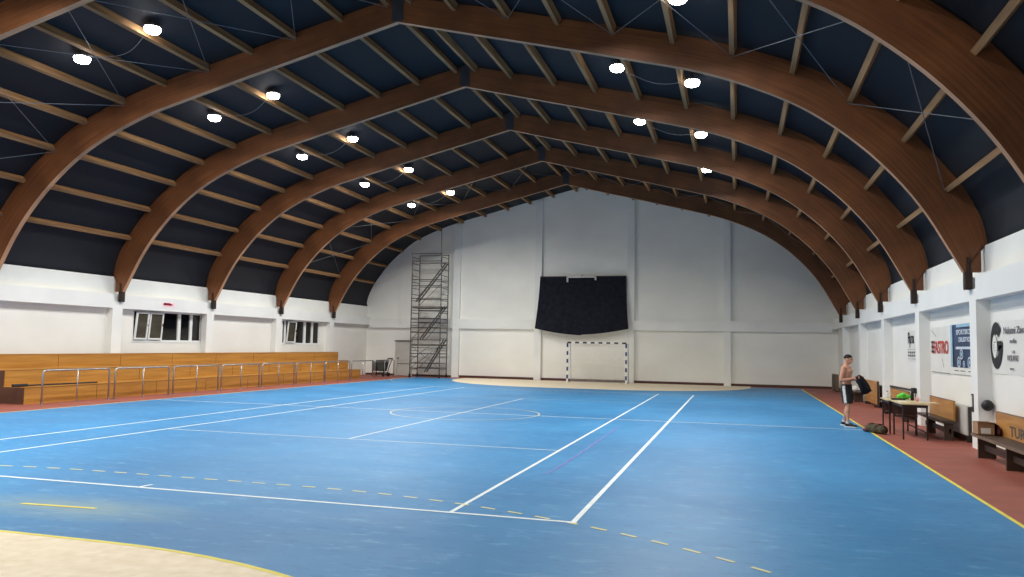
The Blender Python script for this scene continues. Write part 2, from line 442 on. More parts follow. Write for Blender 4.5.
# door at the far left
dr = bpy.data.objects.new('door_1', None); COL.objects.link(dr); dr.location = (-18.4, FW(-18.4), 0); struct(dr)
o = dr.location
struct(fwbox(MB(), -18.82, -17.98, .02, 1.93, -.02, .04).build('door_leaf', 'door_grey', dr, o))
mb = fwbox(MB(), -18.92, -18.82, 0, 2.0, -.02, .07); fwbox(mb, -17.98, -17.88, 0, 2.0, -.02, .07)
struct(mb.build('door_frame', 'door_grey', dr, o))
struct(fwbox(MB(), -18.95, -17.85, 1.95, 2.02, -.02, .09).build('door_head', 'door_dark', dr, o))
struct(fwbox(MB(), -18.78, -18.02, .66, .70, 0, .055).build('door_rail', 'door_dark', dr, o))
struct(fwbox(MB(), -18.76, -18.66, .98, 1.02, 0, .1).build('door_handle', 'steel_dark', dr, o))

# windows
def window(k, y0, y1, z0, z1, bars, sashes):
    w = bpy.data.objects.new('window_%d' % k, None); COL.objects.link(w); w.location = (WL-.08, (y0+y1)/2, z0); struct(w); o = w.location
    X0, X1 = WL-.16, WL-.04
    mb = MB().box(X0, X1, y0, y1, z0, z0+.06).box(X0, X1, y0, y1, z1-.06, z1)
    for b0, b1 in bars: mb.box(X0, X1, b0, b1, z0+.06, z1-.06)
    struct(mb.build('window_frame', 'pvc', w, o))
    struct(MB().box(WL-.02, WL+.015, y0-.02, y1+.02, z0-.03, z0).build('window_sill', 'pvc', w, o))
    for (b, c), tilt in zip(zip(bars, bars[1:]), sashes):
        ya, yb = b[1], c[0]
        if tilt is None:
            struct(MB().box(WL-.11, WL-.09, ya, yb, z0+.06, z1-.06).build('pane', 'glass_night', w, o)); continue
        lo, hi = z0+.07, z1-.07; h = hi-lo
        def q(x, y, z): return (WL-.03+x+(z)*math.sin(tilt), y, lo+z*math.cos(tilt))
        sm = MB()
        for (u0, u1, v0, v1) in ((ya, yb, 0, .06), (ya, yb, h-.06, h), (ya, ya+.06, .06, h-.06), (yb-.06, yb, .06, h-.06)):
            sm.add([q(x, y, z) for z in (v0, v1) for (x, y) in ((0,u0),(.05,u0),(.05,u1),(0,u1))],
                   [(0,3,2,1),(4,5,6,7),(0,1,5,4),(1,2,6,5),(2,3,7,6),(3,0,4,7)])
        so = struct(sm.build('sash', 'pvc', w, o))
        pm = MB().add([q(.025, y, z) for z, y in ((.06, ya+.06), (.06, yb-.06), (h-.06, yb-.06), (h-.06, ya+.06))], [(0,1,2,3)])
        struct(pm.build('pane', 'glass_reflection', so, o))
        struct(MB().box(WL+.03, WL+.07, yb-.05, yb-.01, lo+h*.5, lo+h*.5+.1).build('window_handle', 'steel_dark', so, o))
window(1, *WIN[0], [(23.32,23.40),(24.02,24.09),(24.80,24.88),(25.73,25.89),(26.43,26.57),(27.07,27.15)], [.09, .07, None, None, None])
window(2, *WIN[1], [(32.98,33.04),(33.2,33.33),(34.08,34.22),(34.95,35.15),(35.69,35.85),(36.4,36.5)], [None, .08, None, None, None])
# night outside: nothing but the dark world beyond the panes

# ------------------------------------------------------------------ arches
def half_beam(sd):
    mb = MB(); N = len(SOFc); uvs = []
    a = [(sd*p.x, p.y) for p in SOFc]; b = [(sd*p.x, p.y) for p in TOPc]
    a.append((sd*12.37, 3.449)); b.append((sd*12.68, 3.95)); a.append((sd*12.37, 3.447)); b.append((sd*12.68, 3.448)); N += 2
    a[0] = (sd*.0, a[0][1]); 
    vs = []
    for (x, z) in a: vs += [(x, 0, z), (x, AT, z)]
    for (x, z) in b: vs += [(x, 0, z), (x, AT, z)]
    A = lambda i, k: 2*i+k
    B = lambda i, k: 2*N+2*i+k
    L = [0]
    for p, q in zip(a, a[1:]): L.append(L[-1]+math.hypot(q[0]-p[0], q[1]-p[1])+.02)
    for i in range(N-1):
        for f, uv in (((A(i,0),A(i+1,0),B(i+1,0),B(i,0)), ((L[i],0),(L[i+1],0),(L[i+1],.8),(L[i],.8))),
                      ((A(i,1),B(i,1),B(i+1,1),A(i+1,1)), ((L[i],0),(L[i],.8),(L[i+1],.8),(L[i+1],0))),
                      ((A(i,0),A(i,1),A(i+1,1),A(i+1,0)), ((L[i],1),(L[i],1.18),(L[i+1],1.18),(L[i+1],1))),
                      ((B(i,0),B(i+1,0),B(i+1,1),B(i,1)), ((L[i],1.5),(L[i+1],1.5),(L[i+1],1.7),(L[i],1.7)))):
            mb.f.append(list(f)); mb.m.append(0); uvs.append(uv)
    i = N-1
    mb.f.append([A(i,0),A(i,1),B(i,1),B(i,0)]); mb.m.append(0); uvs.append(((0,0),(.2,0),(.2,.8),(0,.8)))
    mb.f.append([A(0,0),B(0,0),B(0,1),A(0,1)]); mb.m.append(0); uvs.append(((0,0),(0,.8),(.2,.8),(.2,0)))
    mb.v = [Vector(v) for v in vs]
    me = bpy.data.meshes.new('beam_half'); me.from_pydata(vs, [], mb.f)
    uvl = me.uv_layers.new(name='UVMap')
    for p, u in zip(me.polygons, uvs):
        for li, c in zip(p.loop_indices, u): uvl.data[li].uv = c
    if sd < 0: me.flip_normals()
    me.materials.append(M['glulam']); me.materials.append(M['soffit_lit'])
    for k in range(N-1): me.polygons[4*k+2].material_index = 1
    me.update()
    return me
HB = {s: half_beam(s) for s in (-1, 1)}
arch_lab = ['nearest timber roof arch, only its haunches in the frame, crossing the top corners',
            'brown glued timber arch, the nearest whose ridge joint is in the frame',
            'brown glued timber arch, third from the camera, left foot before the nearer window',
            'brown glued timber arch, fourth from the camera, beyond the nearer left window',
            'brown glued timber arch, fifth from the camera, its left foot beside the farther window',
            'farthest timber roof arch, closest in front of the pale end wall']
for i, y in enumerate(ARCH):
    t = thing('roof_arch', (XC, y, 3.1), arch_lab[i], 'roof arch', 'glued timber roof arches')
    for sd in (-1, 1):
        bo = bpy.data.objects.new('beam_half', HB[sd]); COL.objects.link(bo); bo.parent = t; bo.location = (0, 0, -3.1)
        mb = MB().box(sd*12.39, sd*12.52, -.012, AT+.012, 0, .352).box(sd*12.42, sd*12.485, -.014, -.001, .3, .64)
        mb.build('foot_shoe', 'steel_dark', t)
        if i == 0: pass
    MB().prism([(-.15, 6.70), (0, 6.665), (.15, 6.70), (.15, 7.29), (0, 7.34), (-.15, 7.29)], lambda p: (p[0], -.015, p[1]), lambda p: (p[0], AT+.015, p[1])).build('ridge_plate', 'ridge_steel', t)

# purlins
PX = [.32, 1.58, 2.9, 4.16, 5.47, 6.81, 8.15, 9.40, 10.51, 11.51, 12.28]
BAYN = ['before the nearest arch', 'between the first and second arches', 'between the second and third arches',
        'between the third and fourth arches', 'between the fourth and fifth arches', 'between the two farthest arches', 'from farthest arch to end wall']
PW, PH = .105, .19
PBR = [(.32,10.2),(1.48,9.89),(2.82,9.57),(4.05,9.28),(5.33,8.96),(6.68,8.60),(7.95,8.23),(9.18,7.71),(10.31,7.03),(11.31,6.13),(12.08,5.09)]
def pbot(sd, k):
    """middle of the underside of a purlin (distance from ridge, height) and the inward normal"""
    if sd > 0: return Vector(PBR[k]), deck_at(PBR[k][0]+.1)[1]
    p, nn = deck_at(PX[k]); return p+nn*(PH+.006), nn
def purlin(sd, k, y0, y1, bay):
    p, nn = pbot(sd, k); p = p-nn*PH*.5; c = Vector((XC+sd*p.x, (y0+y1)/2, p.y))
    up = Vector((sd*nn.x, 0, nn.y)); L = (y1-y0)/2
    mb = MB().bar((0, -L, 0), (0, L, 0), PW, PH, up)
    o = mb.build('purlin', 'purlin_wood'); o.location = c
    side = 'left' if sd < 0 else 'right'
    rank = '%s slope ridge purlin' % side if k == 0 else '%s purlin down the %s slope' % (ORD[k], side)
    tag(o, 'brown timber %s, %s' % (rank, BAYN[bay]), 'purlin', 'timber purlins '+BAYN[bay])
for sd in (-1, 1):
    for b in range(7):
        if b == 0: y0, y1 = YN, ARCH[0]-.001
        elif b == 6: y0, y1 = ARCH[5]+AT+.001, FW(XC+sd*6)-.25
        else: y0, y1 = ARCH[b-1]+AT+.001, ARCH[b]-.001
        for k in range(11):
            if b == 0 and not (sd > 0 and k in (8, 9)): continue
            if b == 1 and ((sd < 0 and k < 2) or (sd > 0 and k < 0)): pass
            purlin(sd, k, y0, y1, b)

# steel cross bracing
BP = [(0, 2), (2, 4), (4, 6), (6, 8), (8, 10)]
def brace(sd, a, b, y0, y1, lab, grp):
    def P(k, y):
        p, nn = pbot(sd, k); q = p+nn*.03; return Vector((XC+sd*q.x, y, q.y))
    c = (P(a, y0)+P(b, y1))/2
    t = thing('cross_brace', c, lab, 'bracing', grp)
    off = Vector((0, 0, .012))
    for (k0, k1, s) in ((a, b, 1), (b, a, -1)):
        MB().tube([P(k0, y0)-c+off*s, P(k1, y1)-c+off*s], .009, 6).build('rod', 'rod_steel', t)
for bay, (y0, y1), nm in ((1, (ARCH[0]+AT, ARCH[1]), 'the first and second arches'), (5, (ARCH[4]+AT, ARCH[5]), 'the two farthest arches')):
    for sd in (-1, 1):
        for j, (a, b) in enumerate(BP):
            if bay == 1 and sd < 0 and j == 0: pass
            brace(sd, a, b, y0, y1, 'steel rod cross, %s down the %s slope, between %s' % (ORD[j], 'left' if sd < 0 else 'right', nm), 'steel rod crosses between '+nm)

# ------------------------------------------------------------------ lamps
POWER = 184
def lamp_light(parent, loc, gain=1.0):
    ld = bpy.data.lights.new('light_source', 'AREA'); ld.shape = 'DISK'; ld.size = .22; ld.spread = math.radians(164); ld.energy = POWER*gain; ld.color = (1.0, .98, .94)
    lo = bpy.data.objects.new('light_source', ld); COL.objects.link(lo); lo.location = loc
    if parent: lo.parent = parent
    return lo
def make_lamp(x, y, z, label):
    t = thing('high_bay_lamp', (x, y, z), label, 'lamp', 'round high bay lamps under the roof')
    h = deck_at(abs(x-XC))[0].y-z
    MB().disc((0,0), .19, .16, .015, .09).build('housing', 'lamp_body', t)
    MB().loft([[(rr*math.cos(2*PI*q/24), rr*math.sin(2*PI*q/24), zz) for q in range(24)] for rr, zz in ((.105,-.10),(.15,-.082),(.178,-.045),(.185,.0),(.185,.03))]).build('lens', 'lamp_lens', t, smooth=True)
    MB().tube([(0,0,.08), (0,0,h+.01)], .03, 8).build('stem', 'lamp_body', t)
    lamp_light(t, (0,0,-.104), 1.3 if y > 29 else 1.0)
    return t
LX = [(-13.13, 9.07, 'upper left row'), (-15.12, 8.53, 'lower left row'), (-2.97, 9.07, 'upper right row'), (-1.07, 8.53, 'lower right row')]
for k in range(-4, 5):
    y = Y1+S*(k-.5)
    for r, (x, z, rn) in enumerate(LX):
        if k < 0 and r >= 2 and not (k == -1 and r == 3): continue
        if k < 0 or (k == 0 and r == 2):
            lamp_light(None, (x, y, z), 1.7 if k < 0 and r < 2 else 1.0)          # lamps of the bays over and behind the camera
            continue
        if (k >= 3 and r == 2) or (k == 4 and r == 3): continue      # the photo shows no lamp here
        make_lamp(x, y, z, 'glowing round white lamp in the %s, %s bay from the camera' % (rn, ORD[k]))

for k in range(0, 5):
    y = Y1+S*(k-.5)
    for sd, nm in ((-1, 'left'), (1, 'right')):
        if sd > 0 and k in (0, 3, 4): continue
        P = []
        for q in range(13):
            v = q/12; xx = 5.3+(6.85-5.3)*v; p, nn = deck_at(xx)
            P.append((XC+sd*xx, y+.25*math.sin(PI*v), p.y-.24-.12*math.sin(PI*v)))
        tag(MB().tube(P, .006, 6).build('cable', 'rod_steel', None, P[0]), 'thin sagging cable between the two lamps on the %s slope, %s bay' % (nm, ORD[k]), 'cable', 'lamp cables')

# ------------------------------------------------------------------ bleacher and rails
Y0B, Y1B = 17.0, 36.9
bl = thing('bleacher', (-19.4, (Y0B+Y1B)/2, 0), 'long orange wooden tiered bench along the left wall behind the rails', 'bleacher')
o = bl.location
for nm, x0, x1, z1, ye in (('lower_tier', -19.35, -18.64, .45, Y1B), ('middle_tier', -20.15, -19.35, .9, Y1B), ('back_panel', -20.53, -20.15, 1.31, 37.3)):
    p = MB().box(x0, x1, Y0B+.03, ye, 0, z1).build(nm, 'bleacher_wood', bl, o)
    MB().box(x0, x1, Y0B, Y0B+.03, 0, z1).build('end_panel', 'bleacher_dark', p, o)
    MB().box(x0+.0, x1+.012, Y0B, ye, z1, z1+.018).build('cap_board', 'bleacher_wood', p, o)
    mb = MB()
    for k in range(1, 8): mb.box(x1, x1+.003, Y0B+2.55*k, Y0B+2.55*k+.012, max(0, z1-.45), z1-.02)
    mb.build('panel_joint', 'bleacher_dark', p, o)
pl = MB().tube([(-18.8, 16.8, .512), (-18.8, 17.25, .512)], .042, 10).tube([(-18.8, 17.25, .5), (-18.78, 19.7, .494)], .022, 10)
tag(pl.build('pole', 'ink_black', None, (-18.75, 18.3, .468)), 'long dark pole with a thicker end lying on the lower bench tier', 'pole')

RYS = [17.11, 19.70, 22.28, 24.83, 27.38, 29.92, 32.38, 34.93, 37.5]
rail_lab = ['nearest grey tube guard rail, before the bleacher end']+['grey tube guard rail, %s from the camera, before the orange bleacher' % ORD[k] for k in range(1, 7)]+ \
           ['grey tube guard rail at the far end of the bleacher', 'grey tube guard rail farthest along, in front of the dark cart']
def make_rail():
    t = thing('guard_rail', (0,0,0), '', 'guard rail', 'tube guard rails along the bleacher')
    L = 2.36; H = .93; r = .024; c = .09
    pts = [(0,0,0), (0,0,H-c)]+[(0, c-c*math.cos(a), H-c+c*math.sin(a)) for a in (PI/6, PI/3, PI/2)]
    pts += [(0, L-c+c*math.sin(a), H-c+c*math.cos(a)) for a in (0, PI/6, PI/3, PI/2)]+[(0, L, 0)]
    MB().tube(pts, r, 10).build('top_frame', 'galvanised', t, smooth=True)
    MB().tube([(0, L*.5, 0), (0, L*.5, H)], .017, 8).build('middle_post', 'galvanised', t, smooth=True)
    for y in (0, L*.5, L): MB().disc((0, y), .05, .05, 0, .012, 14).build('base_plate', 'galvanised', t)
    return t
r0 = make_rail(); r0.location = (-18.12, RYS[0], 0); r0['label'] = rail_lab[0]
for k in range(1, 9): dup(r0, (-18.12, RYS[k], 0), rail_lab[k])

# cart behind the last rail
t = thing('utility_cart', (-18.95, 39.95, 0), 'dark wheeled cart with a tub behind the farthest guard rail', 'cart')
def cb(pts_top, pts_bot): return [pts_bot, pts_top]
mb = MB(); q = lambda x0, x1, y0, y1, z: [(x0,y0,z),(x1,y0,z),(x1,y1,z),(x0,y1,z)]
mb.loft([q(-.02,.26,-.22,.22,.28), q(-.18,.36,-.28,.28,.8)]); mb.build('tub', 'cart_tub', t)
for s in (-1, 1): MB().tube([(.28, s*.27, .14), (.36, s*.28, .5), (.56, s*.28, 1.0)], .025, 8).build('handle', 'rubber', t)
MB().tube([(.56,-.28,1.0), (.56,.28,1.0)], .03, 8).build('grip', 'rubber', t)
for s in (-1, 1):
    MB().tube([(-.38, s*.25, 0.02), (-.38, s*.25, .84)], .028, 8).build('leg', 'rubber', t)
    MB().tube([(-.38, s*.25, .84), (.4, s*.28, .84)], .022, 8).build('side_bar', 'rubber', t)
    MB().tube([(-.38, s*.25, .2), (.3, s*.27, .2)], .022, 8).build('side_bar', 'rubber', t)
    w = MB(); n = 18
    ring = lambda R, y: [(.33+R*math.cos(2*PI*k/n), y, .11+R*math.sin(2*PI*k/n)) for k in range(n)]
    w.loft([ring(.08, s*.3-.03), ring(.11, s*.3-.02), ring(.11, s*.3+.02), ring(.08, s*.3+.03)]); w.build('wheel', 'rubber', t)
MB().box(-.4, -.06, -.2, .2, .3, .78).build('bin_bag', 'rubber', t, bevel=.04)

# ------------------------------------------------------------------ scaffold tower
t = thing('scaffold_tower', (-16.2, 40.2, 0), 'tall grey mobile scaffold tower on castors in the far left corner', 'scaffold')
o = t.location
sx0, sx1, sy0, sy1 = -17.12, -15.4, 39.72, 40.78
for x in (sx0, sx1):
    mb = MB(); zt = 6.8
    for y in (sy0, sy1): mb.tube([(x, y, .2), (x, y, zt)], .03, 8)
    z = .45
    while z < zt: mb.tube([(x, sy0, z), (x, sy1, z)], .022, 6); z += .34
    mb.build('end_frame', 'scaffold', t, o)
MB().tube([(sx1-.05, sy0, 6.0), (sx1-.05, sy0, 8.2)], .02, 8).build('upright_tube', 'scaffold', t, o)
for z in (1.78, 3.83): MB().box(sx0+.03, sx1-.03, sy0+.05, sy1-.05, z-.06, z+.05).build('platform', 'scaffold_deck', t, o)
for y in (sy0, sy1):
    for z in (1.3, .52, .78, 1.62, 2.06, 2.45, 2.72, 3.0, 3.22, 3.66, 4.3, 5.0, 5.33, 6.35, 6.76): MB().tube([(sx0, y, z), (sx1, y, z)], .023, 6).build('guard_bar', 'scaffold', t, o)
for x0, z0, x1, z1 in ((-16.98, 4.15, sx1+.1, 6.25), (-16.7, 2.1, sx1+.1, 3.9), (-16.4, .3, sx1+.1, 2.1)):
    mb = MB()
    for y in (40.05, 40.4): mb.bar((x0, y, z0), (x1, y, z1), .03, .07)
    for k in range(1, 11):
        f = k/11; mb.tube([(x0+(x1-x0)*f, 40.05, z0+(z1-z0)*f), (x0+(x1-x0)*f, 40.4, z0+(z1-z0)*f)], .015, 6)
    mb.build('ladder', 'scaffold', t, o)
for x0, z0, x1, z1 in ((sx0, .5, sx1, 1.75), (sx0, 1.75, sx1, .5), (sx0, .9, -15.85, 1.85), (-16.7, 3.9, sx1, 5.1), (sx0, 2.0, -16.2, 3.0), (-16.6, .5, sx1, 1.75), (-16.3, 2.0, sx1, 3.0), (-16.9, 4.2, sx1, 5.9)):
    MB().tube([(x0, sy0+.03, z0), (x1, sy0+.03, z1)], .014, 6).build('brace', 'scaffold', t, o)
for x in (sx0, sx1):
    for y in (sy0, sy1):
        n = 16; ring = lambda R, dx: [(x+dx, y+R*math.cos(2*PI*k/n), .1+R*math.sin(2*PI*k/n)) for k in range(n)]
        w = MB().loft([ring(.07,-.035), ring(.1,-.025), ring(.1,.025), ring(.07,.035)]); w.tube([(x,y,.1),(x,y,.24)], .035, 8); w.build('castor', 'rubber', t, o)

# ------------------------------------------------------------------ curtain on the far wall
mb = MB(); NU, NV = 40, 16
cx0, cx1 = -10.27, -5.59
for j in range(NV+1):
    v = j/NV
    for i in range(NU+1):
        u = i/NU; e = 2*u-1
        x = -7.93+e*(2.34+.19*v**1.6)-.02*v
        zb = 2.44+.33*abs(e)**1.7+(.03 if e > 0 else 0)
        z = 5.55-(5.55-zb)*v
        y = FW(x)-.30-(.32*v**1.5)*(1-.35*e*e)-.012*math.sin(u*31+v*2)*(.3+v)-.02*math.sin(u*9)
        mb.v.append(Vector((x, y, z)))
for j in range(NV):
    for i in range(NU): mb.f.append([j*(NU+1)+i, j*(NU+1)+i+1, (j+1)*(NU+1)+i+1, (j+1)*(NU+1)+i]); mb.m.append(0)
t = thing('curtain', (-7.93, FW(-7.93)-.3, 2.44), 'large black cloth hung high on the pale end wall above the goal', 'curtain')
mb.build('cloth', 'black_cloth', t, t.location, smooth=True, fix=False)
mb = MB().tube([(cx0, FW(cx0)-.3, 5.57), (cx1, FW(cx1)-.3, 5.57)], .025, 8)
mb.build('rail', 'ridge_steel', t, t.location)
for x in (cx0+.08, cx1-.08): MB().tube([(x, FW(x), 5.57), (x, FW(x)-.3, 5.57)], .02, 8).build('wall_arm', 'ridge_steel', t, t.location)
bk = thing('wall_bracket', (-7.95, FW(-7.95)-.36, 5.3), 'grey metal bracket frame at the top middle of the black cloth', 'bracket')
MB().bar((-8.72, FW(-8.72)-.40, 5.54), (-7.18, FW(-7.18)-.40, 5.54), .06, .09).build('cross_bar', 'galvanised', bk, bk.location)
for x, z in ((-8.72, 5.27), (-7.2, 5.36)): MB().bar((x, FW(x)-.40, 5.54), (x, FW(x)-.40, z), .09, .06).build('hook', 'galvanised', bk, bk.location)
MB().bar((-7.95, FW(-7.95), 5.62), (-7.95, FW(-7.95)-.42, 5.62), .08, .06).build('wall_arm', 'galvanised', bk, bk.location)

# ------------------------------------------------------------------ goal
gl = thing('handball_goal', (-6.85, 39.55, 0), 'white handball goal with dark striped posts and net at the end wall', 'goal')
def striped(a, b, w, n, names, first, nm):
    mb = MB(); a = Vector(a); b = Vector(b)
    for k in range(n):
        mb.bar(a.lerp(b, k/n), a.lerp(b, (k+1)/n), w, w, (0,1,0) if abs((b-a).z) > .1 else (0,0,1), (k+first) % 2)
    return mb.build(nm, names, gl)
striped((-1.5,0,0), (-1.5,0,2.0), .08, 10, ['post_white','post_blue'], 0, 'post')
striped((1.5,0,0), (1.5,0,2.0), .08, 10, ['post_white','post_blue'], 0, 'post')
striped((-1.5,0,2.04), (1.5,0,2.04), .08, 15, ['post_white','post_black'], 1, 'crossbar')
for s in (-1, 1):
    MB().tube([(s*1.5, 0, 2.0), (s*1.5, .75, 2.0), (s*1.5, 1.0, .03), (s*1.5, 0.04, .03)], .018, 8).build('back_stay', 'galvanised', gl)
MB().tube([(-1.5,1.0,.03), (1.5,1.0,.03)], .018, 8).build('ground_bar', 'galvanised', gl)
mb = MB(); r = .0055
bkp = lambda z: .98-.2*(z/2.0)-.05*math.sin(z*PI/2)
for k in range(0, 25):
    x = -1.48+2.96*k/24; mb.tube([(x, .05, 1.99), (x, bkp(1.95), 1.97), (x, bkp(1.2), 1.2), (x, bkp(.5), .5), (x, .98, .05)], r, 3)
for k in range(1, 17):
    z = 1.97*k/17; mb.tube([(-1.48, .05, z), (-1.48, bkp(z), z), (1.48, bkp(z), z), (1.48, .05, z)], r, 3)
mb.build('net', 'net_cord', gl, fix=False)

# ------------------------------------------------------------------ right side: benches
def bench(name, y0, y1, label, seat_x0, zs, legs, back, group='wooden benches along the right wall'):
    t = thing(name, (4.25, (y0+y1)/2, 0), label, 'bench', group); o = t.location
    MB().box(seat_x0, 4.40, y0, y1, zs-.06, zs).build('seat', ['bench_dark'], t, o, bevel=.006)
    MB().box(seat_x0-.006, seat_x0, y0, y1, zs-.055, zs-.005).build('seat_edge', 'bench_edge', t, o)
    for y in legs:
        MB().box(seat_x0+.07, 4.38, y, y+.05, 0, zs-.06).build('leg', 'bench_dark', t, o)
    MB().box(seat_x0+.16, seat_x0+.2, y0+.1, y1-.1, .14, .24).build('stretcher', 'bench_dark', t, o)
    b = MB().box(4.40, 4.44, back[0], back[1], back[2], back[3]).build('backrest', 'bench_wood', t, o)
    MB().box(4.397, 4.443, back[0], back[1], back[3], back[3]+.012).build('top_edge', 'bench_edge', b, o)
    return t, b
b1, b1b = bench('bench', 12.5, 15.95, 'nearest dark wooden bench with a lettered orange backrest at the right edge', 4.03, .43, (15.8, 14.28, 12.7), (12.5, 15.87, .40, .82))
b2, b2b = bench('bench', 18.55, 20.95, 'dark wooden bench with plain backrest beside the white radiator and desk', 4.14, .42, (18.65, 20.2), (18.72, 20.85, .36, .82))
b3, b3b = bench('bench', 23.0, 25.9, 'dark wooden bench behind the desks with a pole along its backrest', 4.14, .40, (23.1, 25.7), (23.25, 25.86, .36, .78))

def text(name, body, size, mname, parent, pos, o, sx=1.0, face='right', extrude=.002, bold=0):
    cu = bpy.data.curves.new(name, 'FONT'); cu.body = body; cu.size = size; cu.extrude = extrude; cu.offset = bold
    ob = bpy.data.objects.new('tmp', cu); COL.objects.link(ob)
    bpy.context.view_layer.update()
    me = bpy.data.meshes.new_from_object(ob.evaluated_get(bpy.context.evaluated_depsgraph_get()))
    bpy.data.objects.remove(ob); bpy.data.curves.remove(cu)
    R = Matrix(((0,0,-1),(-1,0,0),(0,1,0)))
    me.transform(Matrix.Diagonal((sx,1,1,1)))
    me.transform(R.to_4x4()); me.transform(Matrix.Translation(Vector(pos)-Vector(o)))
    me.materials.clear(); me.materials.append(M[mname])
    ob = bpy.data.objects.new(name, me); COL.objects.link(ob); ob.parent = parent
    return ob
text('lettering', 'TUR', .24, 'bench_ink', b1b, (4.398, 15.12, .47), b1.location, 1.6, bold=.004)

# backless dark bench and boards further on
t = thing('low_bench', (4.3, 32.0, 0), 'low dark backless bench behind the standing person', 'bench'); o = t.location
MB().box(4.05, 4.45, 31.0, 33.2, .33, .38).build('seat', 'bench_dark', t, o)
for y in (31.2, 32.9): MB().box(4.1, 4.4, y, y+.06, 0, .33).build('leg', 'bench_dark', t, o)
mb = MB(); rings = []
for z, s in ((.38, .7), (.42, 1.0), (.52, .98), (.6, .8), (.64, .4)):
    rings.append([(4.22+.10*s*math.cos(a)+.01*math.sin(5*a), 31.9+.22*s*math.sin(a), .38+(z-.38)*.7) for a in [2*PI*k/16 for k in range(16)]])
tag(mb.loft(rings).build('plastic_bag', 'paper_white', None, (4.22, 31.9, .38), smooth=True), 'white bag lying on the low dark bench behind the person', 'bag')
t = thing('wooden_panel', (4.46, 29.6, 0), 'light wooden panel standing on dark feet by the wall right of the person', 'panel'); o = t.location
MB().box(4.43, 4.48, 28.35, 30.9, .1, .85).build('board', 'bench_wood', t, o)
MB().box(4.425, 4.485, 28.31, 28.37, .06, .87).build('edge_post', 'bench_dark', t, o)
for y in (28.5, 30.4): MB().box(4.36, 4.54, y, y+.1, 0, .1).build('foot', 'bench_dark', t, o)
t = thing('cabinet', (4.4, 38.9, 0), 'brownish board cabinet standing in the far right corner', 'cabinet'); o = t.location
MB().box(4.28, 4.42, 38.4, 39.75, 0.05, .78).build('body', 'bench_edge', t, o)
MB().box(4.262, 4.28, 38.45, 39.07, .08, .75).build('door', 'bench_dark', t, o); MB().box(4.262, 4.28, 39.1, 39.72, .08, .75).build('door', 'bench_dark', t, o)
MB().box(4.3, 4.4, 38.45, 39.7, 0, .05).build('plinth', 'bench_dark', t, o)

# radiators
def radiator(y0, y1, z0, z1, label):
    t = thing('radiator', (4.6, (y0+y1)/2, 0), label, 'radiator', 'white ribbed radiators'); o = t.location
    n = int((y1-y0)/.08)
    for k in range(n):
        y = y0+(y1-y0)*k/n
        MB().box(4.54, 4.65, y+.006, y+(y1-y0)/n-.012, z0+.05, z1).build('rib', 'radiator', t, o, bevel=.012)
    for z in (z0+.09, z1-.07): MB().tube([(4.595, y0, z), (4.595, y1, z)], .03, 8).build('header_pipe', 'radiator', t, o)
    MB().box(4.57, 4.65, y0-.035, y0-.012, z0+.03, z1-.02).build('end_plate', 'rad_dark', t, o)
    mb = MB().tube([(4.595, y0-.02, z0+.09), (4.595, y0-.22, z0+.09), (4.69, y0-.22, z0+.05)], .018, 8); mb.build('pipe', 'rad_dark', t, o)
    for y in (y0+.1, y1-.15): MB().box(4.57, 4.695, y, y+.03, 0, z0+.1).build('bracket', 'rad_dark', t, o)
radiator(18.3, 19.7, .1, .76, 'white ribbed radiator between the plain bench and the column nearest the ball')
radiator(28.75, 29.9, .1, .74, 'white ribbed radiator with dark end near the wooden panel behind the desks')

# things by the nearest bench
bxo = thing('cardboard_box', (4.16, 15.66, .43), 'open brown cardboard box with a white label on the nearest bench', 'box'); o = bxo.location
mb = MB().box(4.03, 4.29, 15.5, 15.512, .43, .645).box(4.03, 4.29, 15.838, 15.85, .43, .645).box(4.03, 4.042, 15.5, 15.85, .43, .645).box(4.278, 4.29, 15.5, 15.85, .43, .645).box(4.03, 4.29, 15.5, 15.85, .43, .44)
mb.build('carton', 'cardboard', bxo, o)
MB().box(4.07, 4.22, 15.496, 15.5, .46, .555).build('paper_label', 'paper_white', bxo, o)
mb = MB().add([(4.03,15.5,.645),(4.29,15.5,.645),(4.28,15.42,.66),(4.04,15.42,.66)], [(0,1,2,3)]).add([(4.29,15.5,.645),(4.29,15.85,.645),(4.36,15.84,.60),(4.36,15.52,.60)], [(0,1,2,3)])
mb.build('flap', 'cardboard', bxo, o)
mb = MB(); rings = []
for z, s in ((.43, .8), (.48, 1.0), (.56, .85), (.61, .4)): rings.append([(4.345+.045*s*math.cos(a), 15.62+.16*s*math.sin(a)+.01*math.cos(3*a), z) for a in [2*PI*k/14 for k in range(14)]])
tag(mb.loft(rings).build('small_pouch', 'dark_red', None, (4.345, 15.62, .43), smooth=True), 'small dark red pouch behind the cardboard box on the nearest bench', 'pouch')
tag(MB().ball((4.58, 16.985, .86), .105, nu=24, nv=16).build('ball', 'ball_black', None, (4.58, 16.985, .86), smooth=True), 'black round ball against the white column above the cardboard box', 'ball')
sl = thing('wall_plate', (XR-.01, 17.45, .7), 'narrow dark plate with a white slot on the nearest right column', 'wall plate'); o = sl.location
MB().box(XR-.012, XR, 17.38, 17.52, .70, 1.05).build('plate', 'steel_dark', sl, o)
MB().box(XR-.02, XR-.012, 17.43, 17.49, .80, 1.02).build('slot', 'radiator', sl, o)

